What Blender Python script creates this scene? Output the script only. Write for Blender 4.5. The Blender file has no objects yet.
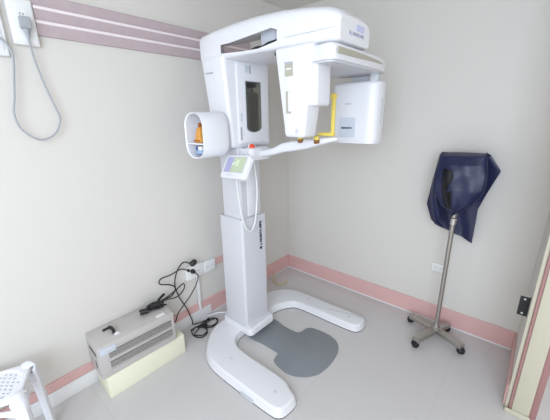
import bpy, bmesh, math, random
from mathutils import Vector, Matrix
random.seed(4)
SC = bpy.context.scene
COL = SC.collection
PI = math.pi

# ------------------------------------------------------------------ materials
def mat(name, col, rough=0.5, metal=0.0, spec=0.5, bump=0.0, bscale=40.0, mottle=0.0, mscale=6.0, coat=0.0, emit=None):
    m = bpy.data.materials.new(name); m.use_nodes = True
    nt = m.node_tree; b = nt.nodes['Principled BSDF']
    b.inputs['Base Color'].default_value = (*col, 1)
    b.inputs['Roughness'].default_value = rough
    b.inputs['Metallic'].default_value = metal
    b.inputs['Specular IOR Level'].default_value = spec
    b.inputs['Coat Weight'].default_value = coat
    if emit:
        b.inputs['Emission Color'].default_value = (*emit[0], 1); b.inputs['Emission Strength'].default_value = emit[1]
    tc = nt.nodes.new('ShaderNodeTexCoord')
    if mottle:
        n = nt.nodes.new('ShaderNodeTexNoise'); n.inputs['Scale'].default_value = mscale; n.inputs['Detail'].default_value = 4
        mx = nt.nodes.new('ShaderNodeMix'); mx.data_type = 'RGBA'
        mx.inputs[6].default_value = (*[c*(1-mottle) for c in col], 1); mx.inputs[7].default_value = (*[min(1, c*(1+mottle)) for c in col], 1)
        nt.links.new(tc.outputs['Object'], n.inputs['Vector']); nt.links.new(n.outputs['Fac'], mx.inputs[0])
        nt.links.new(mx.outputs[2], b.inputs['Base Color'])
    if bump:
        n = nt.nodes.new('ShaderNodeTexNoise'); n.inputs['Scale'].default_value = bscale; n.inputs['Detail'].default_value = 3
        bp = nt.nodes.new('ShaderNodeBump'); bp.inputs['Strength'].default_value = bump; bp.inputs['Distance'].default_value = 0.01
        nt.links.new(tc.outputs['Object'], n.inputs['Vector']); nt.links.new(n.outputs['Fac'], bp.inputs['Height'])
        nt.links.new(bp.outputs['Normal'], b.inputs['Normal'])
    return m

def tile_mat():
    m = bpy.data.materials.new('floor_tile'); m.use_nodes = True
    nt = m.node_tree; b = nt.nodes['Principled BSDF']
    tc = nt.nodes.new('ShaderNodeTexCoord'); mp = nt.nodes.new('ShaderNodeMapping')
    mp.inputs['Location'].default_value = (0.03, 0.05, 0)
    br = nt.nodes.new('ShaderNodeTexBrick'); br.offset = 0; br.squash = 1
    br.inputs['Color1'].default_value = (0.585, 0.57, 0.57, 1); br.inputs['Color2'].default_value = (0.595, 0.58, 0.58, 1)
    br.inputs['Mortar'].default_value = (0.55, 0.535, 0.535, 1)
    br.inputs['Scale'].default_value = 1; br.inputs['Mortar Size'].default_value = 0.0028; br.inputs['Mortar Smooth'].default_value = 0.3
    br.inputs['Brick Width'].default_value = 0.6; br.inputs['Row Height'].default_value = 0.6
    nt.links.new(tc.outputs['Object'], mp.inputs['Vector']); nt.links.new(mp.outputs['Vector'], br.inputs['Vector'])
    nt.links.new(br.outputs['Color'], b.inputs['Base Color'])
    b.inputs['Roughness'].default_value = 0.38
    bp = nt.nodes.new('ShaderNodeBump'); bp.inputs['Strength'].default_value = 0.15; bp.inputs['Distance'].default_value = 0.002; bp.invert = True
    nt.links.new(br.outputs['Fac'], bp.inputs['Height']); nt.links.new(bp.outputs['Normal'], b.inputs['Normal'])
    return m

M = dict(
    wall=mat('wall_paint', (0.665, 0.642, 0.605), 0.7, bump=0.06, bscale=90),
    ceil=mat('ceiling_paint', (0.74, 0.725, 0.68), 0.8),
    floor=tile_mat(),
    pink=mat('pink_skirting', (0.68, 0.425, 0.41), 0.45, mottle=0.06),
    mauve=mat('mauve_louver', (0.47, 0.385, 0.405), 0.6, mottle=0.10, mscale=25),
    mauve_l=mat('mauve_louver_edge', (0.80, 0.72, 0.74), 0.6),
    white=mat('machine_white', (0.75, 0.755, 0.795), 0.34, coat=0.15),
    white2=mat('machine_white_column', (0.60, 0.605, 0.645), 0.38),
    plas=mat('white_plastic', (0.78, 0.79, 0.80), 0.4),
    socket=mat('socket_plastic', (0.79, 0.79, 0.78), 0.35),
    stool=mat('stool_plastic', (0.80, 0.815, 0.86), 0.4),
    steel=mat('brushed_steel', (0.45, 0.43, 0.40), 0.34, metal=0.9, mottle=0.08, mscale=30),
    chrome=mat('chrome', (0.7, 0.7, 0.7), 0.15, metal=1.0),
    black=mat('black_rubber', (0.012, 0.012, 0.014), 0.5),
    blackp=mat('black_plastic', (0.015, 0.015, 0.017), 0.3),
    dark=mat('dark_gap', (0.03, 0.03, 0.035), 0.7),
    navy=mat('navy_vinyl', (0.014, 0.017, 0.062), 0.42, bump=0.25, bscale=22, mottle=0.2, mscale=9),
    navy_edge=mat('navy_binding', (0.012, 0.015, 0.05), 0.5),
    mat=mat('grey_mat', (0.225, 0.24, 0.262), 0.55, mottle=0.06, mscale=8, bump=0.08, bscale=120),
    greym=mat('grey_painted_metal', (0.50, 0.475, 0.46), 0.45, mottle=0.03),
    grille=mat('grey_grille', (0.17, 0.16, 0.15), 0.6, mottle=0.25, mscale=60),
    foam=mat('cream_foam', (0.76, 0.755, 0.60), 0.75, mottle=0.03, bump=0.1, bscale=150),
    grey=mat('grey_plastic', (0.36, 0.38, 0.42), 0.4),
    ltgrey=mat('light_grey_plastic', (0.55, 0.58, 0.63), 0.4),
    label=mat('label_grey', (0.57, 0.615, 0.69), 0.4),
    cordg=mat('grey_cord', (0.36, 0.38, 0.41), 0.5),
    mirror=mat('tinted_mirror', (0.20, 0.20, 0.175), 0.06, metal=0.9),
    yellow=mat('yellow_plastic', (0.76, 0.60, 0.12), 0.35),
    brown=mat('brown_rubber', (0.22, 0.09, 0.02), 0.5),
    orange=mat('orange_plastic', (0.72, 0.32, 0.06), 0.3, mottle=0.5, mscale=40),
    orange_d=mat('dark_orange_plastic', (0.35, 0.10, 0.01), 0.4),
    blue=mat('pale_blue_plastic', (0.28, 0.42, 0.62), 0.4, mottle=0.2, mscale=40),
    bluedk=mat('blue_print', (0.05, 0.10, 0.30), 0.5),
    red=mat('red_button', (0.75, 0.07, 0.03), 0.35),
    lilac=mat('lilac_print', (0.55, 0.57, 0.80), 0.5),
    text=mat('text_black', (0.03, 0.035, 0.06), 0.5),
    textg=mat('text_grey', (0.36, 0.37, 0.50), 0.5),
    slot=mat('taupe_recess', (0.42, 0.40, 0.33), 0.6),
    scr_p=mat('screen_purple', (0.36, 0.36, 0.56), 0.25, emit=((0.40, 0.40, 0.66), 0.15)),
    scr_g=mat('screen_green', (0.44, 0.50, 0.36), 0.25, emit=((0.50, 0.60, 0.42), 0.15)),
    scr_w=mat('screen_pale', (0.55, 0.65, 0.45), 0.25, emit=((0.6, 0.7, 0.5), 0.15)),
    cream=mat('cream_door_paint', (0.55, 0.52, 0.41), 0.45, mottle=0.03),
    dpink=mat('dusky_pink_paint', (0.36, 0.19, 0.185), 0.5),
    tie=mat('yellow_cable', (0.62, 0.52, 0.25), 0.5),
)

# ------------------------------------------------------------------ object helpers
def link(name, bm, m, parent=None, smooth=True):
    bmesh.ops.remove_doubles(bm, verts=bm.verts, dist=1e-6)
    bmesh.ops.recalc_face_normals(bm, faces=bm.faces)
    me = bpy.data.meshes.new(name); bm.to_mesh(me); bm.free()
    ms = m if isinstance(m, (list, tuple)) else [m]
    for k in ms: me.materials.append(k)
    if smooth:
        for p in me.polygons: p.use_smooth = True
        try: me.set_sharp_from_angle(angle=math.radians(38))
        except Exception: pass
    o = bpy.data.objects.new(name, me); COL.objects.link(o)
    if parent: adopt(o, parent)
    else:
        bb = [Vector(c) for c in o.bound_box]          # origin at the base centre of the thing
        c = Vector(((bb[0].x+bb[6].x)/2, (bb[0].y+bb[6].y)/2, min(v.z for v in bb)))
        me.transform(Matrix.Translation(-c)); o.location = c
    return o

def wloc(o):
    v = Vector(o.location)
    return v + wloc(o.parent) if o.parent else v

def adopt(o, parent):
    o.parent = parent
    o.data.transform(Matrix.Translation(-wloc(parent)))   # meshes are written in room coordinates

def tag(o, label=None, cat=None, group=None, kind=None):
    if label: o['label'] = label
    if cat: o['category'] = cat
    if group: o['group'] = group
    if kind: o['kind'] = kind
    return o

def thing(name, label, cat, loc, group=None):
    o = bpy.data.objects.new(name, None); COL.objects.link(o); o.location = loc
    o.empty_display_size = 0.1
    return tag(o, label, cat, group)

def struct(name, bm, m, parent=None, smooth=False):
    o = link(name, bm, m, parent, smooth)
    if not parent: o['kind'] = 'structure'
    return o

# ------------------------------------------------------------------ mesh helpers
def B(): return bmesh.new()

def merge(bm, src, mi=0):
    me = bpy.data.meshes.new('tmp'); src.to_mesh(me); src.free()
    n = len(bm.faces); bm.from_mesh(me); bpy.data.meshes.remove(me)
    bm.faces.ensure_lookup_table()
    for f in bm.faces[n:]: f.material_index = mi
    return bm

def box(bm, x0, x1, y0, y1, z0, z1, bev=0.0, seg=3, mi=0, mtx=None):
    s = B(); bmesh.ops.create_cube(s, size=1)
    for v in s.verts:
        v.co = Vector((x0+(v.co.x+.5)*(x1-x0), y0+(v.co.y+.5)*(y1-y0), z0+(v.co.z+.5)*(z1-z0)))
    if bev: bmesh.ops.bevel(s, geom=s.edges[:], offset=bev, segments=seg, profile=0.5, affect='EDGES')
    if mtx: s.transform(mtx)
    return merge(bm, s, mi)

def hexa(bm, bottom, top, bev=0.0, seg=3, mi=0):
    s = B(); a = [s.verts.new(p) for p in bottom]; b = [s.verts.new(p) for p in top]
    s.faces.new(a[::-1]); s.faces.new(b)
    for i in range(4): s.faces.new((a[i], a[(i+1) % 4], b[(i+1) % 4], b[i]))
    bmesh.ops.recalc_face_normals(s, faces=s.faces)
    if bev: bmesh.ops.bevel(s, geom=s.edges[:], offset=bev, segments=seg, profile=0.5, affect='EDGES')
    return merge(bm, s, mi)

def catmull(pts, n=8, closed=False):
    pts = [Vector(p) for p in pts]; out = []; L = len(pts)
    rng = range(L if closed else L-1)
    for i in rng:
        if closed: p0, p1, p2, p3 = pts[i-1], pts[i], pts[(i+1) % L], pts[(i+2) % L]
        else: p0, p1, p2, p3 = pts[max(i-1, 0)], pts[i], pts[i+1], pts[min(i+2, L-1)]
        for k in range(n):
            t = k/n
            out.append(0.5*((2*p1)+(p2-p0)*t+(2*p0-5*p1+4*p2-p3)*t*t+(3*p1-p0-3*p2+p3)*t**3))
    if not closed: out.append(pts[-1])
    return out

def tube(bm, pts, r, seg=10, n=8, smooth=True, mi=0, closed=False):
    P = catmull(pts, n, closed) if smooth and len(pts) > 2 else [Vector(p) for p in pts]
    rr = r if callable(r) else (lambda t: r)
    s = B(); rings = []; up = None; N = len(P)
    for i, p in enumerate(P):
        if closed: d = P[(i+1) % N]-P[i-1]
        else: d = P[min(i+1, N-1)]-P[max(i-1, 0)]
        d = d.normalized() if d.length > 1e-9 else Vector((0, 0, 1))
        if up is None:
            up = Vector((0, 0, 1)) if abs(d.z) < 0.9 else Vector((1, 0, 0))
        a = up - d*up.dot(d)
        if a.length < 1e-6: a = d.orthogonal()
        a.normalize(); up = a; b = d.cross(a); q = rr(i/max(N-1, 1))
        rings.append([s.verts.new(p+q*(math.cos(2*PI*k/seg)*a+math.sin(2*PI*k/seg)*b)) for k in range(seg)])
    for i in range(N if closed else N-1):
        A, C = rings[i], rings[(i+1) % N]
        for k in range(seg): s.faces.new((A[k], A[(k+1) % seg], C[(k+1) % seg], C[k]))
    if not closed:
        s.faces.new(rings[0][::-1]); s.faces.new(rings[-1])
    return merge(bm, s, mi)

def lathe(bm, prof, base, axis=(0, 0, 1), seg=24, mi=0):
    ax = Vector(axis).normalized(); a = ax.orthogonal().normalized(); b = ax.cross(a); s = B(); rings = []
    for r, h in prof:
        rings.append([s.verts.new(Vector(base)+ax*h+max(r, 1e-5)*(math.cos(2*PI*k/seg)*a+math.sin(2*PI*k/seg)*b)) for k in range(seg)])
    for A, C in zip(rings, rings[1:]):
        for k in range(seg): s.faces.new((A[k], A[(k+1) % seg], C[(k+1) % seg], C[k]))
    s.faces.new(rings[0][::-1]); s.faces.new(rings[-1])
    return merge(bm, s, mi)

def prism(bm, poly, z0, z1, bev=0.0, seg=3, mi=0, mtx=None, taper=0.0):
    """closed polygon (x,y) raised from z0 to z1 with a rounded top edge"""
    s = B(); n = len(poly)
    P = [Vector((p[0], p[1])) for p in poly]
    area = sum(P[i].x*P[(i+1) % n].y-P[(i+1) % n].x*P[i].y for i in range(n))
    if area < 0: P = P[::-1]
    nor = []
    for i in range(n):
        d = (P[(i+1) % n]-P[i-1]).normalized(); nor.append(Vector((-d.y, d.x)))   # inward
    levels = [(0.0, z0)]
    if taper and not bev: levels.append((taper, z1))
    elif bev:
        for k in range(seg+1):
            t = PI/2*k/seg; levels.append((taper+bev*(1-math.cos(t)), z1-bev+bev*math.sin(t)))
    else: levels.append((0.0, z1))
    rings = [[s.verts.new((P[i].x+nor[i].x*o, P[i].y+nor[i].y*o, z)) for i in range(n)] for o, z in levels]
    for A, C in zip(rings, rings[1:]):
        for i in range(n): s.faces.new((A[i], A[(i+1) % n], C[(i+1) % n], C[i]))
    s.faces.new(rings[0][::-1]); top = s.faces.new(rings[-1])
    s.normal_update(); bmesh.ops.triangulate(s, faces=[f for f in s.faces if len(f.verts) > 4])
    if mtx: s.transform(mtx)
    return merge(bm, s, mi)

def rrect(w, h, r, n=6):
    out = []
    for cx, cy, a0 in ((w/2-r, h/2-r, 0), (-w/2+r, h/2-r, 90), (-w/2+r, -h/2+r, 180), (w/2-r, -h/2+r, 270)):
        for k in range(n+1):
            a = math.radians(a0+90*k/n); out.append((cx+r*math.cos(a), cy+r*math.sin(a)))
    return out

def frame_mtx(o, ux, uy):
    ux = Vector(ux).normalized(); uy = Vector(uy); uy = (uy-ux*uy.dot(ux)).normalized(); uz = ux.cross(uy)
    m = Matrix((ux, uy, uz)).transposed().to_4x4(); m.translation = Vector(o); return m

FX = lambda o: frame_mtx(o, (0, 1, 0), (0, 0, 1))      # faces +X: local x = +Y, local y = up
FY = lambda o: frame_mtx(o, (1, 0, 0), (0, 0, 1))      # faces -Y: local x = +X, local y = up

def plate(bm, w, h, r, t, mtx, mi=0, bev=0.0):
    return prism(bm, rrect(w, h, r), 0, t, bev, 2, mi, mtx)

def loft(bm, secs, cap=True, mi=0):
    s = B(); rings = [[s.verts.new(p) for p in sec] for sec in secs]; n = len(rings[0])
    for A, C in zip(rings, rings[1:]):
        for k in range(n): s.faces.new((A[k], A[(k+1) % n], C[(k+1) % n], C[k]))
    if cap: s.faces.new(rings[0][::-1]); s.faces.new(rings[-1])
    return merge(bm, s, mi)

def text_obj(name, body, size, mtx, m, parent, depth=0.0006, bold=0.0):
    cu = bpy.data.curves.new(name, 'FONT'); cu.body = body; cu.size = size; cu.extrude = depth; cu.offset = bold
    cu.align_x = 'CENTER'; cu.align_y = 'CENTER'
    t = bpy.data.objects.new(name, cu); COL.objects.link(t)
    dg = bpy.context.evaluated_depsgraph_get()
    me = bpy.data.meshes.new_from_object(t.evaluated_get(dg)); bpy.data.objects.remove(t)
    me.transform(mtx); me.materials.clear(); me.materials.append(m)
    o = bpy.data.objects.new(name, me); COL.objects.link(o); adopt(o, parent); return o

def cut(o, bmc):
    """boolean difference, applied"""
    me = bpy.data.meshes.new('cut'); bmesh.ops.recalc_face_normals(bmc, faces=bmc.faces); bmc.to_mesh(me); bmc.free()
    c = bpy.data.objects.new('cut', me); COL.objects.link(c); c.location = wloc(o)*0
    if o.parent: c.location = -wloc(o.parent)*0
    mod = o.modifiers.new('b', 'BOOLEAN'); mod.object = c; mod.operation = 'DIFFERENCE'; mod.solver = 'EXACT'
    bpy.context.view_layer.update()
    dg = bpy.context.evaluated_depsgraph_get()
    nm = bpy.data.meshes.new_from_object(o.evaluated_get(dg)); o.modifiers.clear(); o.data = nm
    for p in nm.polygons: p.use_smooth = True
    try: nm.set_sharp_from_angle(angle=math.radians(35))
    except Exception: pass
    bpy.data.objects.remove(c)

# ------------------------------------------------------------------ room
XL, YR, H = -1.846, 2.346, 2.405          # left wall, right (far) wall, ceiling
b = B(); box(b, XL-.1, 1.6, -1.6, YR+.1, -.1, 0); struct('floor', b, M['floor'])
b = B(); box(b, XL-.1, 1.6, -1.6, YR+.1, H, H+.1); struct('ceiling', b, M['ceil'])
b = B(); box(b, XL-.1, XL, -1.6, YR+.1, 0, H); struct('wall_left', b, M['wall'])
b = B(); box(b, XL, 1.6, YR, YR+.1, 0, H); struct('wall_right', b, M['wall'])
b = B(); box(b, .10, .225, 1.80, YR, 0, H); struct('wall_partition', b, M['wall'])
# skirtings
b = B(); box(b, XL, XL+.010, -1.6, YR-.010, 0.012, .148, .002, 1); struct('baseboard_left', b, M['pink'])
b = B(); box(b, XL, .088, YR-.010, YR, 0.012, .145, .002, 1); struct('baseboard_right', b, M['pink'])
b = B(); box(b, .088, .10, 1.80, YR-.010, 0.012, .145, .002, 1); struct('baseboard_partition', b, M['pink'])
b = B(); box(b, .225, 1.6, YR-.010, YR, 0.012, .145, .002, 1); struct('baseboard_passage', b, M['pink'])
b = B(); box(b, XL, XL+.006, -1.6, YR-.006, 0, .012); box(b, XL, .094, YR-.006, YR, 0, .012); struct('trim_1', b, M['plas'])
# door frame at the end of the partition
b = B(); box(b, .126, .200, 1.768, 1.80, 0, 2.05, .004, 2); d1 = struct('door_1', b, M['cream'], smooth=True)
b = B(); box(b, .113, .126, 1.772, 1.80, 0, 2.05, .003, 2); link('frame_edge_strip', b, M['dpink'], d1)
b = B(); box(b, .200, .228, 1.775, 1.80, 0, 2.05, .003, 2); link('frame_edge_strip', b, M['dpink'], d1)
b = B(); box(b, .098, .205, 1.758, 1.768, 0, .030, .004, 2); link('frame_foot', b, M['cream'], d1)
b = B(); box(b, .0965, .1135, 1.786, 1.80, 0, 2.05, .002, 1); link('frame_stop', b, M['cream'], d1)
# hinge leaf left on the frame, with two pale screw holes
b = B(); plate(b, .046, .112, .004, .004, FY((.079, 1.935, .560))); hg = link('hinge', b, M['blackp'], d1)
b = B(); tube(b, [(.102, 1.935, .500), (.102, 1.935, .620)], .006, 10, smooth=False); link('hinge_pin', b, M['blackp'], hg)
for dz in (-.042, .042):
    b = B(); lathe(b, [(.0058, 0), (.0045, .0022)], (.077, 1.931, .560+dz), (0, -1, 0), 12); link('screw', b, M['socket'], hg)

# pink louvre high on the left wall
lv = thing('wall_louver', 'long dusty pink louvred vent high on the left wall running behind the x-ray machine', 'vent', (XL, 1.1, 1.918))
y0, y1 = .493, 1.86
b = B(); box(b, XL+.0005, XL+.004, y0, y1, 1.918, 2.092); link('backing', b, M['mauve'], lv)
for k in range(3):
    z = 1.925+k*.058
    b = B(); hexa(b, [(XL+.004, y0, z-.006), (XL+.004, y1, z-.006), (XL+.012, y1, z-.006), (XL+.012, y0, z-.006)],
                     [(XL+.004, y0, z+.044), (XL+.004, y1, z+.044), (XL+.022, y1, z+.044), (XL+.022, y0, z+.044)], .001, 1)
    link('slat', b, M['mauve'], lv)
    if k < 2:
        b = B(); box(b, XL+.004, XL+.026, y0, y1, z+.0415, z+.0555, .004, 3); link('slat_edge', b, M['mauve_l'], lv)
# moulding tail beside sockets
b = B(); box(b, XL, XL+.014, 1.372, 1.66, .408, .462, .003, 2); struct('trim_2', b, M['pink'])

# white floor trunking along the left wall
tk = thing('cable_trunking', 'white cable trunking along the floor at the foot of the left wall', 'trunking', (XL, .3, 0))
b = B(); box(b, XL+.0105, XL+.017, -1.0, 1.30, 0, .080, .002, 2); link('channel', b, M['plas'], tk)
b = B(); box(b, XL+.0105, XL+.019, -1.0, 1.30, .080, .092, .003, 2); link('lid', b, M['plas'], tk)

# ------------------------------------------------------------------ sockets
def socket_face(parent, mtx, n, step, holes=True):
    for k in range(n):
        off = (k-(n-1)/2)*step
        b = B(); plate(b, .034, .034, .012, .0015, mtx @ Matrix.Translation((off, 0, 0))); f = link('outlet', b, M['plas'], parent)
        if holes:
            b = B()
            for dx in (-.0055, .0055):
                box(b, off+dx-.0014, off+dx+.0014, -.004, .004, .0014, .0020, mtx=mtx)
            link('slot', b, M['dark'], f)

# box high on the left wall with the grey plug
s1 = thing('socket_box', 'white surface socket box high on left wall with the grey plug pushed in', 'socket', (XL, .44, 1.87))
b = B(); box(b, XL, XL+.030, .395, .490, 1.868, 2.050, .006, 3); link('body', b, M['socket'], s1)
b = B(); plate(b, .080, .158, .004, .004, FX((XL+.030, .4425, 1.957)), bev=.001); link('face_plate', b, M['plas'], s1)
socket_face(s1, FX((XL+.034, .4425, 1.99)), 1, .05)
cd = thing('wall_conduit', 'white conduit going up the left wall above the socket box with the grey plug', 'conduit', (XL, .43, 2.05))
b = B(); box(b, XL, XL+.018, .422, .455, 2.051, H-.001, .003, 2); link('channel', b, M['plas'], cd)
s0 = thing('switch_box', 'white wall box at the far left edge with a grey cord running to it', 'switch box', (XL, .30, 1.815))
b = B(); box(b, XL, XL+.026, .22, .372, 1.815, 2.12, .006, 3); link('body', b, M['plas'], s0)
b = B(); plate(b, .12, .26, .006, .004, FX((XL+.026, .296, 1.967)), bev=.001); link('cover', b, M['stool'], s0)
b = B(); plate(b, .03, .04, .004, .004, FX((XL+.030, .31, 2.0)), bev=.001); link('switch', b, M['socket'], s0)

# grey power cord looping from box to box
gc = thing('power_lead', 'grey power cord hanging in a long loop from plug high on left wall', 'cord', (XL+.04, .42, 1.46))
X = XL+.036
P = [(X+.03, .443, 1.915), (X+.012, .445, 1.885), (X, .456, 1.789), (X, .475, 1.684), (X, .497, 1.595), (X, .503, 1.548), (X, .470, 1.485), (X, .405, 1.460), (X, .347, 1.507),
     (X, .332, 1.573), (X, .348, 1.65), (X, .361, 1.719), (X, .376, 1.80), (X+.005, .372, 1.845), (X+.008, .352, 1.875), (X+.004, .325, 1.890), (X-.006, .305, 1.893)]
b = B(); tube(b, P, .0042, 10, 8); link('cable', b, M['cordg'], gc)
b = B(); loft(b, [[(XL+.036+.001+z, .445+w*c, zc+h*s) for c, s in ((1, 1), (-1, 1), (-1, -1), (1, -1))] for z, w, h, zc in ((0, .019, .024, 1.952), (.03, .019, .024, 1.952), (.036, .016, .02, 1.952))])
bmesh.ops.bevel(b, geom=b.edges[:], offset=.003, segments=2, affect='EDGES'); pg = link('plug', b, M['cordg'], gc)
b = B(); loft(b, [[(XL+.052+.010*c, .445+w*s, z) for c, s in [(math.cos(2*PI*k/12), math.sin(2*PI*k/12)) for k in range(12)]] for w, z in ((.016, 1.930), (.010, 1.912), (.006, 1.895))]); link('strain_relief', b, M['cordg'], pg)

# double socket strip low on left wall
s2 = thing('socket_strip', 'white double socket strip low on left wall with two black plugs', 'socket', (XL, 1.235, .39))
def strip_z(y): return .445
b = B(); box(b, XL, XL+.032, 1.100, 1.250, .388, .492, .006, 3); link('outlet_box', b, M['socket'], s2)
b = B(); box(b, XL, XL+.030, 1.252, 1.366, .388, .480, .006, 3); link('outlet_box', b, M['plas'], s2)
socket_face(s2, FX((XL+.032, 1.175, .44)), 2, .062)
socket_face(s2, FX((XL+.030, 1.309, .436)), 2, .05)
dp = thing('drop_conduit', 'narrow white conduit dropping from the low socket strip to floor trunking', 'conduit', (XL, 1.19, .09))
b = B(); box(b, XL+.0105, XL+.026, 1.184, 1.206, .091, .387, .003, 2); link('channel', b, M['plas'], dp)

# right wall socket
s3 = thing('wall_socket', 'small white twin socket on the far wall behind the steel stand pole', 'socket', (-.43, YR, .425))
b = B(); box(b, -.470, -.372, YR-.012, YR, .422, .488, .004, 3); link('plate', b, M['socket'], s3)
socket_face(s3, FY((-.421, YR-.012, .455)), 2, .046)

# ------------------------------------------------------------------ x-ray machine
MX = thing('dental_xray_machine', 'tall white panoramic dental x-ray machine with overhead arm and U-shaped floor base', 'x-ray machine', (-1.40, 1.42, 0))
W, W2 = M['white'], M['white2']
outer = [(-.785, 1.0), (-.79, 1.075), (-.85, 1.105), (-.94, 1.135), (-1.25, 1.135), (-1.355, 1.155), (-1.412, 1.21), (-1.428, 1.29), (-1.43, 1.45), (-1.43, 1.58),
         (-1.42, 1.67), (-1.375, 1.755), (-1.30, 1.80), (-1.0, 1.812), (-.84, 1.822), (-.795, 1.85), (-.78, 1.90), (-.79, 1.96), (-.84, 1.985), (-1.1, 1.975), (-1.42, 1.965),
         (-1.54, 1.915), (-1.62, 1.80), (-1.645, 1.62), (-1.645, 1.25), (-1.61, 1.12), (-1.535, 1.02), (-1.45, .955), (-1.33, .922), (-1.09, .92), (-.87, .925), (-.805, .945)]
sm = [(p.x, p.y) for p in catmull([(x, y, 0) for x, y in outer], 5, True)]
b = B(); prism(b, sm, .006, .058, .016, 5, 0, None, .010); base = link('base', b, W, MX)
b = B(); prism(b, [(x, y) for x, y in sm], 0, .006, 0, 1, 0, None, .004); link('shadow_gap', b, M['dark'], base)  # dark inset layer standing in for the shadow line under the base
for (cx, cy) in ((-1.28, 1.03), (-.90, 1.02), (-.90, 1.90), (-1.28, 1.89)):
    b = B(); lathe(b, [(.010, 0), (.010, .0015), (.006, .002)], (cx, cy, .0575), seg=16); link('bolt_cap', b, W2, base)
b = B(); box(b, -1.08, -.98, .917, .922, .002, .020, .001, 1); link('levelling_slot', b, M['ltgrey'], base)
# collar
b = B(); plate(b, .300, .262, .03, .05, Matrix.Translation((-1.480, 1.388, .052)), bev=.014); link('collar', b, W, base)
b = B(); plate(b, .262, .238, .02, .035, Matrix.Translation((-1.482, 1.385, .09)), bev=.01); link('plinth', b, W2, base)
# lower column sleeve
def column(x0, x1, ya, yb, z0, z1, r, m, name, par, dx=0.0):
    b = B(); cx, cy = (x0+x1)/2, (ya+yb)/2
    prism(b, [(cx+x, cy+y) for x, y in rrect(x1-x0, yb-ya, r, 5)], z0, z1, .004, 2); return link(name, b, m, par)
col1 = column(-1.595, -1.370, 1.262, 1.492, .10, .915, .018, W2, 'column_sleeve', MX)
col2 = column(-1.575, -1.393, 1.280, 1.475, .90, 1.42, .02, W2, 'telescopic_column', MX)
b = B(); box(b, -1.398, -1.387, 1.34, 1.42, .92, 1.30, .003, 2); link('guide_rail', b, W, col2)
text_obj('lettering', '\u25c6 J. MORITA MFG', .026, frame_mtx((-1.3692, 1.432, .765), (0, 0, 1), (0, -1, 0)), M['text'], col1, bold=.0018)
# carriage
b = B()
hexa(b, [(-1.56, 1.235, 1.372), (-1.372, 1.222, 1.372), (-1.372, 1.560, 1.372), (-1.56, 1.545, 1.372)],
        [(-1.572, 1.185, 1.875), (-1.372, 1.182, 1.875), (-1.372, 1.535, 1.875), (-1.572, 1.535, 1.875)], .022, 4)
car = link('carriage', b, W, MX)
# front bezel around mirror
b = B(); plate(b, .262, .46, .02, .014, FX((-1.374, 1.400, 1.622)), bev=.008); bez = link('bezel', b, W, car)
mo = []
for k in range(13):
    a = PI+PI*k/12; mo.append((.062*math.cos(a), -.115+.028*math.sin(a)))
mo += [(.062, .142), (-.062, .142)]
b = B(); prism(b, [(x*1.09, y*1.03) for x, y in mo], 0, .002, 0, 1, 0, FX((-1.3602, 1.393, 1.603))); link('mirror_rim', b, M['ltgrey'], bez)
b = B(); prism(b, mo, 0, .0035, 0, 1, 0, FX((-1.3602, 1.393, 1.603))); link('mirror', b, M['mirror'], bez)
b = B(); box(b, -1.357, -1.350, 1.345, 1.41, 1.715, 1.738, .003, 2); link('sensor_block', b, M['blackp'], bez)
for (cy, cz, hh, mm) in ((1.372, 1.808, .042, 'grey'), (1.290, 1.545, .050, 'ltgrey'), (1.285, 1.455, .075, 'grey')):
    b = B(); box(b, -1.361, -1.3585, cy-.006, cy+.006, cz-hh/2, cz+hh/2, .001, 1); link('indicator_slot', b, M[mm], bez)
b = B(); plate(b, .028, .036, .004, .002, FX((-1.3602, 1.345, 1.808))); link('indicator_plate', b, M['label'], bez)
# rating label on the side
mt = frame_mtx((-1.475, 1.2065, 1.66), (1, 0, 0), (0, -.1, 1))
b = B(); plate(b, .045, .085, .003, .001, mt); lab = link('rating_label', b, M['ltgrey'], car)
b = B()
for k in range(6): box(b, -.017, .012, -.034+k*.012, -.030+k*.012, .001, .0014, mtx=mt)
link('print', b, M['label'], lab)
b = B(); box(b, -1.535, -1.47, 1.186, 1.19, 1.785, 1.79, 0); link('seam', b, M['grey'], car)
# carriage foot and stop button
b = B(); plate(b, .27, .18, .03, .075, Matrix.Translation((-1.43, 1.385, 1.298)), bev=.02); foot = link('carriage_foot', b, W, MX)
b = B(); box(b, -1.374, -1.352, 1.30, 1.50, 1.366, 1.371, 0); link('seam', b, M['grey'], foot)
b = B(); lathe(b, [(.022, 0), (.022, .006), (.018, .008)], (-1.330, 1.332, 1.374), (1, -.6, .40), 24); eb = link('button_ring', b, M['plas'], foot)
b = B(); lathe(b, [(.0175, .006), (.0175, .014), (.013, .018), (.004, .019)], (-1.330, 1.332, 1.374), (1, -.6, .40), 20); link('emergency_button', b, M['red'], eb)

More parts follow.
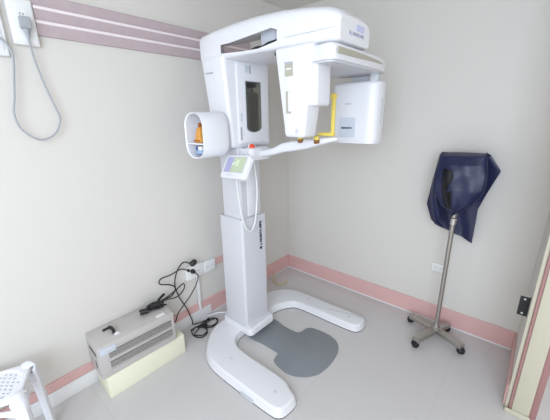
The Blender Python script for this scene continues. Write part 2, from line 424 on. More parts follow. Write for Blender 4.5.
# overhead arm: sections along x
def arm_sec(x, ya, yb, z0, z1, zc, n=7):
    """cross-section in y-z: flat underside, vertical sides, crowned top"""
    r = .020; pts = []
    for cy, cz, a0 in ((ya+r, z0+r, 180), (yb-r, z0+r, 270)):
        for k in range(4):
            a = math.radians(a0+90*k/3); pts.append((x, cy+r*math.cos(a), cz+r*math.sin(a)))
    m = (ya+yb)/2; hw = (yb-ya)/2
    for k in range(13):
        a = PI*k/12; c, s = math.cos(a), math.sin(a)
        pts.append((x, m+hw*math.copysign(abs(c)**.55, c), z1+(zc-z1)*abs(s)**.75))
    return pts
S = [(-1.582, 1.205, 1.535, 1.855, 1.940, 1.972), (-1.576, 1.196, 1.542, 1.850, 1.950, 1.992), (-1.56, 1.190, 1.545, 1.848, 1.952, 2.000), (-1.45, 1.188, 1.548, 1.848, 1.960, 2.012), (-1.30, 1.190, 1.545, 1.848, 1.964, 2.022),
     (-1.15, 1.192, 1.540, 1.847, 1.962, 2.024), (-1.00, 1.194, 1.535, 1.845, 1.954, 2.018), (-.86, 1.196, 1.525, 1.842, 1.942, 2.000), (-.76, 1.200, 1.510, 1.840, 1.928, 1.982), (-.715, 1.206, 1.500, 1.839, 1.915, 1.962), (-.695, 1.220, 1.488, 1.842, 1.900, 1.940)]
b = B(); loft(b, [arm_sec(*s) for s in S]); arm = link('overhead_arm', b, W, MX)
def arm_cut(ya, yb):
    near = [(-1.352, 1.870), (-1.350, 1.905), (-1.02, 1.930), (-.985, 1.918), (-.985, 1.876), (-1.10, 1.860), (-1.2, 1.862)]
    far = [(-1.80, 1.905), (-1.80, 2.015), (-1.20, 2.005), (-1.18, 1.99), (-1.18, 1.905), (-1.30, 1.885), (-1.45, 1.885)]
    c = B(); loft(c, [[(x, ya, z) for x, z in near], [(x, yb, z) for x, z in far]]); return c
loc = wloc(MX)
c = arm_cut(1.15, 1.60); c.transform(Matrix.Translation(-loc))
arm.parent = None; cut(arm, c); arm.parent = MX
# grey guide plate and black foam inside slot
b = B(); box(b, -1.150, -1.000, 1.245, 1.258, 1.864, 1.945, .003, 2)
for k in range(6): box(b, -1.06+k*.011, -1.056+k*.011, 1.241, 1.246, 1.868, 1.935, .001, 1)
link('guide_plate', b, M['ltgrey'], arm)
b = B(); tube(b, [(-1.185, 1.215, 1.866), (-1.14, 1.21, 1.870), (-1.10, 1.206, 1.866), (-1.06, 1.205, 1.876), (-1.02, 1.204, 1.880), (-.995, 1.206, 1.888)], lambda t: .0105-.003*abs(2*t-1), 10, 5); link('foam_seal', b, M['black'], arm)
b = B(); box(b, -.96, -.70, 1.1905, 1.1935, 1.884, 1.8855, 0); link('seam', b, M['ltgrey'], arm)
# arm end lettering (faces +x)
me_ = FX((-.6965, 1.372, 1.893))
b = B(); plate(b, .075, .026, .004, .0012, FX((-.6955, 1.395, 1.908))); link('emblem', b, M['lilac'], arm)
text_obj('lettering', '\u25c6 J. MORITA MFG', .017, FX((-.6945, 1.362, 1.880)), M['textg'], arm, .001, .0006)

# rotating head: hood
hood = B()
pl = [(-1.000, 1.235), (-.985, 1.220), (-.90, 1.212), (-.79, 1.190), (-.73, 1.180), (-.700, 1.205), (-.697, 1.32), (-.700, 1.50), (-.706, 1.66), (-.72, 1.755), (-.75, 1.80), (-.85, 1.815), (-.96, 1.81), (-1.0, 1.78), (-1.01, 1.5)]
ps = [(p.x, p.y) for p in catmull([(x, y, 0) for x, y in pl], 4, True)]
prism(hood, ps, 1.770, 1.834, .016, 3)
hd = link('rotating_hood', hood, W, MX)
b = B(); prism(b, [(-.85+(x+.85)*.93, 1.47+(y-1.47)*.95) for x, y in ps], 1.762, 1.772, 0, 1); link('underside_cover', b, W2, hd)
b = B(); lathe(b, [(.085, 0), (.085, .012)], (-.86, 1.40, 1.830), seg=32); link('pivot_ring', b, M['grey'], hd)
b = B(); prism(b, [(0, .010), (0, -.012), (.10, -.012), (.25, -.010), (.38, -.006), (.485, -.004), (.42, .004), (.30, .009), (.15, .012)], 0, .005, 0, 1, 0, frame_mtx((-.6945, 1.205, 1.805), (-.012, .48, 0), (0, 0, 1)))
link('side_recess', b, M['slot'], hd)
b = B(); box(b, -1.035, -1.005, 1.21, 1.25, 1.822, 1.842, .005, 2); link('corner_knob', b, M['blackp'], hd)
# tube head
b = B()
hexa(b, [(-.962, 1.195, 1.452), (-.850, 1.195, 1.452), (-.850, 1.300, 1.452), (-.962, 1.300, 1.452)],
        [(-1.012, 1.183, 1.846), (-.800, 1.183, 1.846), (-.800, 1.315, 1.846), (-1.012, 1.315, 1.846)], .014, 4)
th = link('tube_head', b, W, MX)
b = B(); box(b, -.88, -.790, 1.205, 1.325, 1.592, 1.775, .014, 4); link('tube_carrier', b, W, th)
fy = lambda z: 1.195-.012*(z-1.452)/.394
def tface(name, x, z, w, h, r, t, m, bev=0.0, par=th):
    b = B(); plate(b, w, h, r, t, frame_mtx((x, fy(z)-.0002, z), (1, 0, 0), (0, -.029, 1)), bev=bev); return link(name, b, m, par)
tface('face_cover', -.912, 1.636, .084, .345, .012, .004, W, .002)
def tface2(*a, **k): return tface(*a, **k)
w_ = tface('window', -.925, 1.748, .046, .052, .003, .0055, M['slot'])
tface('window_bar', -.925, 1.752, .030, .006, .001, .0075, M['plas'])
tface('window_top', -.925, 1.778, .048, .005, .001, .0065, M['grey'])
g_ = tface('grip_recess', -.930, 1.610, .030, .098, .006, .0055, M['slot'])
tface('grip', -.921, 1.614, .018, .088, .006, .011, W, .003)
tface('sticker', -.884, 1.482, .018, .022, .002, .0055, M['lilac'])
# detector
b = B()
dp_ = [(-.993, 1.70), (-.92, 1.692), (-.82, 1.690), (-.765, 1.694), (-.732, 1.712), (-.720, 1.745), (-.720, 1.790), (-.735, 1.825), (-.78, 1.84), (-.94, 1.84), (-.988, 1.82), (-1.0, 1.76)]
dps = [(p.x, p.y) for p in catmull([(x, y, 0) for x, y in dp_], 4, True)]
prism(b, dps, 1.405, 1.730, .022, 4); 
det = link('detector', b, W, MX)
b = B(); prism(b, [(-.86+(x+.86)*.96, 1.765+(y-1.765)*.92) for x, y in dps], 1.392, 1.408, 0, 1); link('lower_cover', b, W, det)
b = B(); box(b, -.93, -.83, 1.80, 1.83, 1.722, 1.766, .004, 2); link('neck', b, W, det)
b = B(); box(b, -.775, -.732, 1.70, 1.735, 1.720, 1.764, .004, 2); link('clip', b, M['ltgrey'], det)
b = B(); box(b, -.720, -.7185, 1.75, 1.768, 1.50, 1.64, .0006, 1); link('side_seam', b, M['ltgrey'], det)
DM = FY((-.890, 1.6895, 1.480))
b = B(); plate(b, .100, .110, .004, .003, DM); dl = link('label_plate', b, M['label'], det)
text_obj('lettering', '\u25c6J.MORITA', .0135, FY((-.892, 1.6862, 1.478)), M['text'], dl, .0005, .0006)
b = B(); plate(b, .040, .010, .003, .002, FY((-.890, 1.6905, 1.612))); link('raised_mark', b, M['ltgrey'], det)
# chin-rest bar
b = B()
secs = []
bar = [(-1.42, 1.40, 1.330, .035, .030), (-1.34, 1.40, 1.332, .040, .024), (-1.27, 1.405, 1.338, .040, .020), (-1.20, 1.41, 1.352, .036, .022), (-1.14, 1.415, 1.376, .034, .028), (-1.07, 1.42, 1.388, .034, .030), (-.97, 1.425, 1.402, .034, .025), (-.87, 1.43, 1.424, .034, .017), (-.81, 1.43, 1.434, .030, .011), (-.795, 1.43, 1.436, .020, .007)]
for x, y, z, w, h in bar:
    secs.append([(x, y+w*q, z+h*r) for q, r in [(math.copysign(abs(math.cos(a))**.5, math.cos(a)), math.copysign(abs(math.sin(a))**.5, math.sin(a))) for a in [2*PI*k/16 for k in range(16)]]])
loft(b, secs); cb = link('chin_bar', b, W, MX)
b = B(); box(b, -1.02, -.89, 1.396, 1.464, 1.418, 1.428, .003, 2); link('bar_top_plate', b, M['plas'], cb)
def knob(name, x, par, y=1.395):
    b = B(); lathe(b, [(.016, 0), (.016, .018), (.013, .02)], (x, y, 1.412), (0, -.2, 1), 18); k = link(name, b, M['brown'], par)
    b = B(); lathe(b, [(.014, .018), (.014, .034), (.010, .038)], (x, y, 1.412), (0, -.2, 1), 18); link('knob_cap', b, M['yellow'], k)
knob('adjusting_knob', -1.01, cb); knob('adjusting_knob', -.905, cb)
b = B(); box(b, -1.03, -.955, 1.405, 1.43, 1.438, 1.452, .003, 2); link('chin_rest', b, M['yellow'], cb)
b = B(); box(b, -.915, -.822, 1.415, 1.440, 1.447, 1.466, .004, 2); rest = link('bite_stick_holder', b, M['yellow'], cb)
b = B(); box(b, -.841, -.821, 1.418, 1.432, 1.46, 1.640, .004, 3)
lathe(b, [(.014, -.009), (.016, -.004), (.016, .004), (.014, .009)], (-.831, 1.425, 1.640), (0, 1, 0), 18); link('bite_stick', b, M['yellow'], cb)

# accessory tray on the near side: an oval tub lying on its side
oc = (-1.452, 1.45)
tw, thh, tr = .164, .248, .074
ov = rrect(tw, thh, tr, 8)
iv = rrect(tw-.014, thh-.014, tr-.007, 8)
mt_ = FY((-1.452, 0, 1.452))
s = B()
secs = [[(-1.440+x*.98, 1.012, 1.455+z*.98) for x, z in iv], [(-1.440+x, 1.006, 1.455+z) for x, z in [(a*.97, c*.98) for a, c in ov]], [(-1.440+x, 1.012, 1.455+z) for x, z in ov], [(-1.440+x, 1.165, 1.455+z) for x, z in ov],
        [(-1.440+x*.97, 1.185, 1.455+z*.985) for x, z in ov], [(-1.440+x*.88, 1.196, 1.455+z*.94) for x, z in ov]]
loft(s, secs, cap=False)
bk = B(); loft(bk, [[(-1.440+x*.98, 1.012, 1.455+z*.98) for x, z in iv], [(-1.440+x*.95, 1.15, 1.455+z*.97) for x, z in iv]], cap=False)
# close inner back and outer back
for src, yy, pts, sx, sz in ((bk, 1.15, iv, .95, .97), (s, 1.196, ov, .88, .94)):
    src.faces.new([src.verts.new((-1.440+x*sx, yy, 1.455+z*sz)) for x, z in pts])
merge(s, bk); tray = link('accessory_tray', s, W, MX)
b = B(); box(b, -1.515, -1.365, 1.018, 1.15, 1.408, 1.416, .001, 1); link('tray_shelf', b, W, tray)
# control panel
cc = [Vector(v) for v in ((-1.3761, 1.2108, 1.3368), (-1.1540, 1.1765, 1.3368), (-1.1639, 1.1123, 1.2279), (-1.3860, 1.1465, 1.2279))]
pc = sum(cc, Vector())/4; ux = ((cc[1]-cc[0])+(cc[2]-cc[3])).normalized(); uy = ((cc[0]-cc[3])+(cc[1]-cc[2])).normalized()
pc = pc+Vector((-.016, -.012, .004)); PM = frame_mtx(pc, ux, uy) @ Matrix.Rotation(math.radians(5), 4, 'Z')
b = B(); prism(b, rrect(.226, .142, .022), -.028, 0, .008, 3, 0, PM); pan = link('control_panel', b, W, MX)
def pq(name, x0, x1, y0, y1, z, m, par):
    b = B(); prism(b, [(x0, y0), (x1, y0), (x1, y1), (x0, y1)], 0, z, 0, 1, 0, PM); return link(name, b, m, par)
sc_ = pq('screen', -.088, .088, -.036, .056, .0008, M['grey'], pan)
pq('screen_left', -.086, -.030, -.034, .054, .0014, M['scr_p'], sc_)
pq('screen_right', -.027, .086, -.034, .054, .0014, M['scr_g'], sc_)
pq('screen_figure', .000, .034, .000, .040, .0018, M['scr_w'], sc_)
pq('lettering_bar', -.05, .02, -.055, -.051, .0006, M['ltgrey'], pan)
b = B(); tube(b, [tuple(pc-PM.to_3x3() @ Vector((0, 0, 1))*.02), (-1.33, 1.26, 1.285), (-1.40, 1.33, 1.30)], lambda t: .035+.01*t, 14, 6); link('panel_bracket', b, W, pan)
# white cable looping from the panel back to the foot
b = B(); tube(b, [(-1.292, 1.160, 1.225), (-1.315, 1.190, 1.15), (-1.335, 1.222, 1.02), (-1.345, 1.262, .89), (-1.348, 1.312, .835), (-1.350, 1.358, .88), (-1.350, 1.385, 1.02), (-1.352, 1.390, 1.15), (-1.37, 1.385, 1.30)], .0055, 10, 8); link('cable', b, M['plas'], MX)

# things lying in the tray
t = thing('orange_packet', 'translucent orange packet standing in the upper half of the oval side tray', 'packet', (-1.432, 1.045, 1.416))
b = B(); hexa(b, [(-1.466, 1.022, 1.4165), (-1.408, 1.022, 1.4165), (-1.408, 1.075, 1.4165), (-1.466, 1.075, 1.4165)],
                 [(-1.448, 1.030, 1.495), (-1.420, 1.030, 1.502), (-1.420, 1.065, 1.502), (-1.448, 1.065, 1.495)], .007, 3); link('pouch', b, M['orange'], t)
b = B(); box(b, -1.464, -1.410, 1.018, 1.024, 1.424, 1.432, .002, 2); link('seal', b, M['orange_d'], t)
b = B(); box(b, -1.442, -1.426, 1.038, 1.056, 1.494, 1.522, .004, 2); link('tip', b, M['orange_d'], t)
t = thing('blue_packet', 'pale blue and white packet lying in lower half of the oval side tray', 'packet', (-1.445, 1.06, 1.35))
b = B(); box(b, -1.475, -1.410, 1.030, 1.10, 1.356, 1.376, .004, 2); link('pouch', b, M['blue'], t)
b = B(); box(b, -1.436, -1.404, 1.022, 1.08, 1.3765, 1.398, .004, 2); link('sachet', b, M['plas'], t)
b = B(); box(b, -1.482, -1.440, 1.04, 1.09, 1.3765, 1.393, .004, 2); link('sachet', b, M['bluedk'], t)

# ------------------------------------------------------------------ floor mat
mp_ = [(-1.405, 1.305), (-1.25, 1.303), (-1.135, 1.303), (-1.112, 1.290), (-1.108, 1.262), (-1.095, 1.235), (-1.06, 1.218), (-.98, 1.207), (-.91, 1.222), (-.845, 1.27), (-.806, 1.335), (-.793, 1.42), (-.797, 1.51),
       (-.815, 1.59), (-.86, 1.65), (-.93, 1.678), (-1.02, 1.678), (-1.085, 1.665), (-1.115, 1.635), (-1.12, 1.60), (-1.128, 1.57), (-1.15, 1.552), (-1.25, 1.548), (-1.405, 1.548)]
ms_ = [(p.x, p.y) for p in catmull([(x, y, 0) for x, y in mp_], 4, True)]
b = B(); prism(b, ms_, .0005, .006, .002, 2); fm = link('floor_mat', b, M['mat'])
tag(fm, 'grey keyhole-shaped rubber mat on floor between the legs of the x-ray base', 'mat')

# ------------------------------------------------------------------ steel stand
ST = thing('drip_stand', 'stainless steel wheeled stand with four feet holding the navy lead apron', 'stand', (-.364, 2.205, 0))
hub = Vector((-.350, 2.168, 0))
b = B(); tube(b, [(hub.x, hub.y, .07), (hub.x, hub.y, 1.300)], .0145, 16, smooth=False); pole = link('pole', b, M['steel'], ST)
b = B(); lathe(b, [(.020, .865), (.020, .905), (.0145, .91)], (hub.x, hub.y, 0), seg=20); link('height_collar', b, M['chrome'], pole)
b = B(); box(b, hub.x-.095, hub.x+.095, hub.y-.008, hub.y+.008, 1.298, 1.312, .005, 2); link('crossbar', b, M['chrome'], pole)
b = B(); lathe(b, [(.034, .044), (.034, .075), (.024, .082), (.019, .11)], (hub.x, hub.y, 0), seg=24); link('hub', b, M['steel'], ST)
for (ex, ey) in ((-.528, 2.215), (-.422, 1.968), (-.178, 2.092), (-.288, 2.302)):
    d = Vector((ex-hub.x, ey-hub.y, 0)); L = d.length; d.normalize(); n = Vector((-d.y, d.x, 0))
    if ey > 2.3: L = .115; 
    m_ = frame_mtx((hub.x, hub.y, .0), d, n)
    b = B(); box(b, .015, L+.014, -.025, .025, .042, .072, .004, 2, mtx=m_); leg = link('leg', b, M['steel'], ST)
    b = B(); lathe(b, [(.006, .034), (.006, .048)], m_ @ Vector((L+.005, 0, 0)), seg=10); st = link('caster_stem', b, M['chrome'], leg)
    w0 = m_ @ Vector((L+.008, 0, .0245)); wn = (n*.8+d*.6).normalized()
    b = B(); lathe(b, [(.012, -.018), (.022, -.016), (.0245, -.009), (.0245, .009), (.022, .016), (.012, .018)], w0, wn, 20)
    lathe(b, [(.016, .018), (.016, .021)], w0, wn, 14); lathe(b, [(.016, -.021), (.016, -.018)], w0, wn, 14)
    link('caster', b, M['black'], leg)

# ------------------------------------------------------------------ lead apron
def lerp_poly(P, v):
    """point on polyline P of (v, x, z, y) at v"""
    for a, c in zip(P, P[1:]):
        if v <= c[0]:
            t = (v-a[0])/max(c[0]-a[0], 1e-9); t2 = t
            return [a[k]+(c[k]-a[k])*t2 for k in (1, 2, 3)]
    return list(P[-1][1:])
def sheet(bm, Lp, Rp, nu, nv, bulge, wr, hole=None, mi=0, th=.003):
    s = B(); g = []
    for j in range(nv+1):
        v = j/nv; a = lerp_poly(Lp, v); c = lerp_poly(Rp, v); row = []
        for i in range(nu+1):
            u = i/nu
            x = a[0]+(c[0]-a[0])*u; z = a[1]+(c[1]-a[1])*u; y = a[2]+(c[2]-a[2])*u
            y -= bulge(u, v); y += wr*(math.sin(9*u+5*v)*math.sin(7*v-2*u)+.5*math.sin(17*u-6*v+1.3))
            row.append(s.verts.new((x, y, z)))
        g.append(row)
    for j in range(nv):
        for i in range(nu):
            cx = sum(g[q][p].co.x for q, p in ((j, i), (j+1, i), (j, i+1), (j+1, i+1)))/4; cz = sum(g[q][p].co.z for q, p in ((j, i), (j+1, i), (j, i+1), (j+1, i+1)))/4
            if hole and inside(hole, cx, cz): continue
            s.faces.new((g[j][i], g[j][i+1], g[j+1][i+1], g[j+1][i]))
    bmesh.ops.recalc_face_normals(s, faces=s.faces)
    r = bmesh.ops.solidify(s, geom=s.faces[:], thickness=th)
    return merge(bm, s, mi)
def inside(poly, x, z):
    c = False; n = len(poly)
    for i in range(n):
        x1, z1 = poly[i]; x2, z2 = poly[i-1]
        if (z1 > z) != (z2 > z) and x < (x2-x1)*(z-z1)/(z2-z1)+x1: c = not c
    return c
AP = thing('lead_apron', 'navy blue lead apron draped over top of the steel stand', 'apron', (-.36, 2.18, .78))
# (v, x, z, y): front cape, from top edge down to the tip by the pole
fL = [(0, -.462, 1.318, 2.185), (.05, -.470, 1.300, 2.135), (.35, -.478, 1.170, 2.105), (.60, -.470, 1.085, 2.10), (.82, -.425, .992, 2.11), (1, -.372, .935, 2.145)]
fR = [(0, -.238, 1.325, 2.185), (.05, -.232, 1.312, 2.135), (.30, -.212, 1.205, 2.105), (.55, -.215, 1.105, 2.10), (.80, -.262, 1.020, 2.11), (1, -.352, .932, 2.145)]
slit = [(-.440, 1.228), (-.385, 1.225), (-.366, 1.195), (-.400, 1.085), (-.366, 1.105), (-.360, .96), (-.374, .945), (-.412, 1.02), (-.434, 1.12)]
b = B(); sheet(b, fL, fR, 64, 90, lambda u, v: .045*math.sin(PI*u)**.8*min(1, v*6)*(1-.5*v), .006, slit); link('front_cape', b, M['navy'], AP)
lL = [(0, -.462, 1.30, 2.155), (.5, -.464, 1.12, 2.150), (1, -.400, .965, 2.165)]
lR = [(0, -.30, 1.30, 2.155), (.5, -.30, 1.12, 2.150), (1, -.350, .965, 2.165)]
b = B(); sheet(b, lL, lR, 20, 30, lambda u, v: 0, .002); link('slit_shade', b, M['black'], AP)  # black sheet added behind the slit, paints the deep shade inside the apron
bL = [(0, -.480, 1.318, 2.185), (.04, -.492, 1.300, 2.245), (.30, -.523, 1.120, 2.250), (.55, -.540, .955, 2.250), (.72, -.500, .850, 2.240), (1, -.468, .818, 2.240)]
bR = [(0, -.232, 1.325, 2.185), (.04, -.225, 1.312, 2.245), (.18, -.158, 1.220, 2.240), (.40, -.208, 1.070, 2.240), (.60, -.238, .965, 2.240), (1, -.235, .742, 2.235)]
b = B(); sheet(b, bL, bR, 44, 60, lambda u, v: -.010*math.sin(PI*u), .008); bp_ = link('back_panel', b, M['navy'], AP)
# left side flap joining front and back, hanging down past the pole
sL = [(0, -.478, 1.318, 2.185), (.05, -.490, 1.300, 2.19), (.35, -.508, 1.160, 2.19), (.62, -.525, .970, 2.19), (.85, -.480, .858, 2.195), (1, -.455, .835, 2.20)]
sR = [(0, -.462, 1.320, 2.185), (.05, -.466, 1.305, 2.15), (.35, -.470, 1.170, 2.13), (.62, -.462, 1.02, 2.15), (.85, -.430, .87, 2.20), (1, -.405, .815, 2.215)]
b = B(); sheet(b, sL, sR, 24, 60, lambda u, v: .012*math.sin(PI*u), .005); link('side_flap', b, M['navy'], AP)
b = B(); tube(b, [(-.238, 2.180, 1.326), (-.230, 2.140, 1.31), (-.210, 2.100, 1.205), (-.213, 2.095, 1.105), (-.262, 2.10, 1.018), (-.32, 2.12, .965), (-.357, 2.14, .930)], .004, 8, 8); link('edge_binding', b, M['navy_edge'], AP)

# ------------------------------------------------------------------ voltage unit on its cream block
FB = B(); hexa(FB, [(-1.811, .420, 0), (-1.632, .416, 0), (-1.622, .912, 0), (-1.811, .915, 0)], [(-1.811, .420, .135), (-1.644, .420, .135), (-1.634, .918, .135), (-1.811, .918, .135)], .004, 2)
fb = link('foam_block', FB, M['foam']); tag(fb, 'cream oblong block on floor under the grey metal power unit', 'block')
RZ = Matrix.Translation((-1.735, .632, .1355)) @ Matrix.Rotation(math.radians(-3.0), 4, 'Z')
PU = thing('power_unit', 'grey metal power unit with slotted front standing on the cream block', 'power unit', (-1.735, .632, .1355))
D, Wd, Hh = .100, .228, .212
def pu(name, m, par, *boxes, bev=.003, seg=2):
    b = B()
    for q in boxes: box(b, *q, bev, seg, mtx=RZ)
    return link(name, b, m, par)
shell = pu('casing', M['greym'], PU, (-D, D, -Wd, Wd, .004, Hh))
for k in range(2):
    z0 = .050+k*.068
    g = pu('vent_panel', M['grille'], PU, (D, D+.0015, -Wd+.055, Wd-.020, z0, z0+.046), bev=.0005, seg=1)
    pu('louver_bar', M['greym'], g, *[(D+.0015, D+.0045, -Wd+.055, Wd-.020, z0+.0055+j*.010, z0+.0075+j*.010) for j in range(4)], bev=.0006, seg=1)
pu('front_rim', M['greym'], PU, (D, D+.006, -Wd+.045, Wd-.012, .034, .041), (D, D+.006, -Wd+.045, Wd-.012, .103, .112), (D, D+.006, -Wd+.045, Wd-.012, .170, .176), bev=.002)
pu('sticker', M['label'], PU, (D, D+.0045, -Wd+.012, -Wd+.095, .158, .196), bev=.0005, seg=1)
pu('sticker', M['plas'], PU, (D-.045, D-.015, Wd-.10, Wd-.045, Hh, Hh+.0012), bev=.0003, seg=1)
e = pu('end_slot', M['dark'], PU, (-D+.05, D-.03, -Wd-.0012, -Wd, .142, .162), bev=.0003, seg=1)
pu('end_slot', M['dark'], PU, (.030, .045, -Wd-.0012, -Wd, .05, .10), bev=.0003, seg=1)
h_ = pu('handle_recess', M['greym'], PU, (-.040, .040, -.135, -.085, Hh, Hh+.002), bev=.0006, seg=1)
b = B(); tube(b, [RZ @ Vector(p) for p in ((-.038, -.118, Hh+.004), (-.030, -.112, Hh+.014), (.0, -.108, Hh+.018), (.022, -.108, Hh+.014), (.034, -.112, Hh+.004))], .0085, 10, 6); link('handle', b, M['black'], PU)
pu('handle_clip', M['blackp'], PU, (-.046, -.030, -.150, -.112, Hh, Hh+.010), bev=.003)
pu('handle_cap', M['plas'], PU, (.036, .056, -.112, -.085, Hh, Hh+.008), bev=.003)
for sx in (-1, 1):
    for sy in (-1, 1):
        pu('foot', M['black'], PU, (sx*.075-.012, sx*.075+.012, sy*.19-.012, sy*.19+.012, 0, .004), bev=.001, seg=1)

# ------------------------------------------------------------------ black power cords
def plug_into(name, par, c, r=.021):
    b = B(); lathe(b, [(r, 0), (r, .012), (r*.85, .022), (r*.5, .030), (.006, .036)], c, (1, 0, 0), 20); return link(name, b, M['blackp'], par)
X = XL+.042
k1 = thing('power_lead', 'black lead from the upper plug of socket strip to a coil on the floor', 'cord', (X, 1.07, 0))
c0 = (XL+.0335, 1.140, .520); 
b = B(); lathe(b, [(.012, -.03), (.021, -.022), (.021, .010), (.016, .018), (.008, .024)], (XL+.058, 1.150, .535), (.25, .75, .55), 20); link('plug', b, M['blackp'], k1)
A = [(XL+.056, 1.133, .528), (X, 1.09, .556), (X, 1.055, .550), (X, 1.012, .500), (X, .990, .414), (X, 1.012, .307), (X, 1.062, .185), (X+.01, 1.09, .07)]
cx, cy = -1.722, 1.140
coil = []
for q, (ox, oy, ra, rb) in enumerate(((-.01, .070, .052, .055), (.02, -.055, .066, .052), (.0, .074, .046, .050), (.026, -.052, .058, .046))):
    for k in range(10):
        a = 2*PI*k/10+q*.7+2.6
        coil.append((cx+ox+ra*math.cos(a), cy+oy+rb*math.sin(a), .008+.0065*q+.004*math.sin(a*2)))
b = B(); tube(b, A+[(-1.79, 1.10, .030)]+coil, .0044, 8, 5); link('cable', b, M['black'], k1)
b = B(); box(b, cx-.012, cx+.022, cy-.012, cy+.02, .012, .05, .008, 2); link('cable_tie', b, M['black'], k1)
k2 = PU
pb = plug_into('plug', PU, (XL+.0345, 1.146, .458), .017)
X2 = XL+.070
A = [(XL+.068, 1.146, .456), (XL+.078, 1.162, .435), (X2, 1.166, .405), (X2, 1.140, .352), (X2, 1.078, .285), (X2, 1.010, .235), (X2, .968, .198), (X2+.005, .950, .165), (X2+.02, .925, .172), (-1.745, .872, .230)]
b = B(); tube(b, A, .0042, 8, 8); k2c = link('power_cord', b, M['black'], k2)
b = B(); lathe(b, [(.010, 0), (.010, .02), (.006, .028)], (-1.745, .8555, .232), (0, 1, -.1), 14); link('strain_relief', b, M['blackp'], k2)
k3 = thing('power_lead', 'black lead looping from socket strip to a bundle on top of power unit', 'cord', (X, .85, .35))
b = B(); lathe(b, [(.0105, 0), (.0105, .018), (.006, .026)], (XL+.0345, 1.112, .478), (1, -.3, .2), 14); link('plug', b, M['blackp'], k3)
A = [(XL+.055, 1.103, .486), (X, 1.05, .515), (X, .965, .505), (X, .900, .508), (X, .878, .488), (X, .895, .462), (X, .945, .440), (X, .985, .405), (X, .985, .372), (X+.01, .945, .350), (-1.785, .88, .360), (-1.765, .83, .362)]
zt = .1355+Hh+.006
bun = []
for q in range(5):
    for k in range(8):
        a = 2*PI*k/8
        u_, v_ = .062*math.cos(a)*(1-.1*q), .012*math.sin(a)
        bun.append((-1.745+.42*u_-.6*v_+.010*math.sin(q*2.1), .800+.9*u_+.8*v_+.008*math.cos(q*3.3), zt+.004+.0072*q+.003*math.sin(a)))
b = B(); tube(b, A+bun, .0044, 8, 5); link('cable', b, M['black'], k3)
b = B(); tube(b, [(-1.735, .745, zt+.016), (-1.745, .720, zt+.018), (-1.752, .700, zt+.016)], .018, 12, 4); link('socket_end', b, M['blackp'], k3)
b = B(); tube(b, [(-1.742, .825, zt+.018), (-1.750, .795, zt+.022), (-1.750, .765, zt+.018)], .022, 12, 4); link('cable_tie', b, M['black'], k3)
b = B(); tube(b, [(-1.77, .83, zt+.02), (-1.78, .865, zt+.036), (-1.785, .895, zt+.044)], .0085, 10, 4); link('plug', b, M['blackp'], k3)
b = B(); tube(b, [(-1.765, .82, zt+.002), (-1.79, .90, .345), (X, .985, .318), (X, 1.03, .330), (X, 1.062, .362), (X, 1.055, .398), (X, .99, .372), (-1.80, .90, .352), (-1.77, .80, zt+.02)], .0040, 8, 8); link('cable', b, M['black'], k3)
# white lead from the trunking to the machine column
wl = thing('white_cable', 'thin white cable across floor from the left wall to the back of machine base', 'cord', (-1.72, 1.33, 0))
b = B(); tube(b, [(-1.815, 1.24, .012), (-1.800, 1.30, .008), (-1.77, 1.35, .008), (-1.70, 1.40, .008), (-1.655, 1.42, .010)], .007, 10, 8); link('cable', b, M['plas'], wl)
b = B(); lathe(b, [(.010, 0), (.010, .012)], (-1.656, 1.42, .010), (1, .3, 0), 12); link('end_sleeve', b, M['plas'], wl)
# yellow curl on the floor in the corner
yc = thing('cable_offcut', 'yellowish curl of loose cable on floor in corner behind the white column', 'cable', (-1.73, 2.0, 0))
b = B(); tube(b, [(-1.815, 2.075, .045), (-1.79, 2.035, .012), (-1.745, 1.995, .008), (-1.69, 1.985, .008), (-1.655, 2.010, .008), (-1.65, 2.055, .008)], .0065, 10, 8); link('strand', b, M['tie'], yc)
b = B(); tube(b, [(-1.652, 2.050, .0075), (-1.655, 2.07, .0075), (-1.665, 2.09, .0075)], .0055, 8, 4); link('tip', b, M['tie'], yc)

# ------------------------------------------------------------------ plastic stool, bottom left
SO = thing('plastic_stool', 'white plastic stool with perforated seat at the bottom left by the wall', 'stool', (-1.635, -.005, 0))
SC0 = Vector((-1.635, -.005, 0)); sz = .43; A0 = math.radians(22)
SM = Matrix.Translation(SC0) @ Matrix.Rotation(A0-PI/4, 4, 'Z')          # stool axes, corners on the diagonals
b = B(); prism(b, rrect(.222, .222, .050), sz-.020, sz, .008, 4, 0, SM); seat = link('seat', b, M['stool'], SO)
c = B(); lathe(c, [(.094, sz-.008), (.101, sz+.02)], (SC0.x, SC0.y, 0), seg=40)
c.transform(Matrix.Translation(-wloc(SO))); seat.parent = None; cut(seat, c)
c = B()
for i in range(-4, 5):
    for j in range(-4, 5):
        px, py = (i+(.5 if j % 2 else 0))*.0225, j*.0205
        if math.hypot(px, py) > .084: continue
        q = SM @ Vector((px, py, 0)); lathe(c, [(.0068, sz-.05), (.0068, sz+.02)], (q.x, q.y, 0), seg=8)
c.transform(Matrix.Translation(-wloc(SO))); cut(seat, c); seat.parent = SO
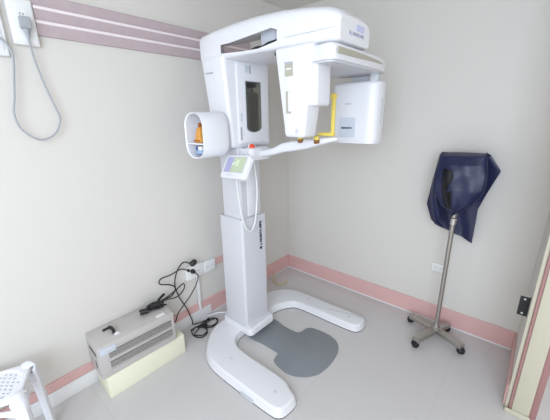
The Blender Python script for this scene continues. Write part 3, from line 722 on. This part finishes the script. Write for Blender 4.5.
def stool_leg(k):
    a = A0+k*PI/2; d = Vector((math.cos(a), math.sin(a), 0)); n = Vector((-d.y, d.x, 0)); secs = []
    # an angled strap that rises a little over the seat corner and splays to the floor
    for rad, z, w, t in ((.108, sz-.004, .026, .010), (.128, sz+.008, .030, .012), (.150, sz+.006, .034, .014), (.163, sz-.02, .036, .013), (.168, sz-.08, .030, .012), (.172, sz-.20, .025, .011), (.178, 0, .022, .010)):
        c0 = SC0+d*rad+Vector((0, 0, z)); sec = []
        for u, v in ((-1, -1.6), (-.5, .1), (0, .6), (.5, .1), (1, -1.6), (.85, -2.4), (.4, -.9), (0, -.5), (-.4, -.9), (-.85, -2.4)):
            o = d*(v*t) if z < sz-.01 or rad > .155 else Vector((0, 0, v*t*.35))
            sec.append(tuple(c0+n*(u*w)+o))
        secs.append(sec)
    b = B(); loft(b, secs); return link('leg', b, M['stool'], SO)
for k in range(4): stool_leg(k)
for k in range(4):                                                     # arched rail between each pair of legs
    a0, a1 = A0+k*PI/2, A0+(k+1)*PI/2
    p = SC0+Vector((math.cos(a0), math.sin(a0), 0))*.162; q = SC0+Vector((math.cos(a1), math.sin(a1), 0))*.162
    d = (q-p).normalized(); L = (q-p).length; top = [(L*t/10, -.075+.035*math.sin(PI*t/10)**.7) for t in range(11)]
    bot = [(L*t/10, -.150+.090*math.sin(PI*t/10)**.6) for t in range(10, -1, -1)]
    b = B(); prism(b, top+bot, -.003, .003, 0, 1, 0, frame_mtx((p.x, p.y, sz), d, (0, 0, 1))); link('rail', b, M['stool'], SO)

# ------------------------------------------------------------------ light
def area(name, loc, target, sx, sy, power, col):
    L = bpy.data.lights.new(name, 'AREA'); L.shape = 'RECTANGLE'; L.size = sx; L.size_y = sy; L.energy = power; L.color = col
    o = bpy.data.objects.new(name, L); COL.objects.link(o); o.location = loc
    o.rotation_euler = (Vector(target)-Vector(loc)).to_track_quat('-Z', 'Y').to_euler(); return o
area('window_light', (.60, -1.35, 1.75), (-1.0, 1.6, 1.3), 2.0, 1.5, 72, (0.71, 0.835, 1.0))
area('ceiling_fill', (-.2, -.7, 2.39), (-.2, -.7, 0), 1.0, .6, 6, (1.0, 0.97, 0.92))  # unseen light added overhead as soft fill
wd = bpy.data.worlds.new('World'); SC.world = wd; wd.use_nodes = True
bg = wd.node_tree.nodes['Background']; bg.inputs[0].default_value = (1.0, 0.96, 0.90, 1); bg.inputs[1].default_value = 1.0

# ------------------------------------------------------------------ camera
cam = bpy.data.cameras.new('Camera'); cam.sensor_width = 36; cam.lens = 306.635*36/550; cam.clip_start = 0.02
co = bpy.data.objects.new('Camera', cam); COL.objects.link(co)
yaw, pitch, roll = -0.712095, 0.296492, -0.01538818
cy_, sy_, cp, sp = math.cos(yaw), math.sin(yaw), math.cos(pitch), math.sin(pitch)
f = Vector((sy_*cp, cy_*cp, -sp)); r = Vector((cy_, -sy_, 0)); u = r.cross(f)
r2 = math.cos(roll)*r+math.sin(roll)*u; u2 = -math.sin(roll)*r+math.cos(roll)*u
mm = Matrix((r2, u2, -f)).transposed().to_4x4(); mm.translation = Vector((0, 0, 1.55)); co.matrix_world = mm
SC.camera = co
SC.view_settings.view_transform = 'Standard'; SC.view_settings.look = 'None'; SC.view_settings.gamma = 1; SC.view_settings.use_curve_mapping = False
SC.view_settings.exposure = 0.07
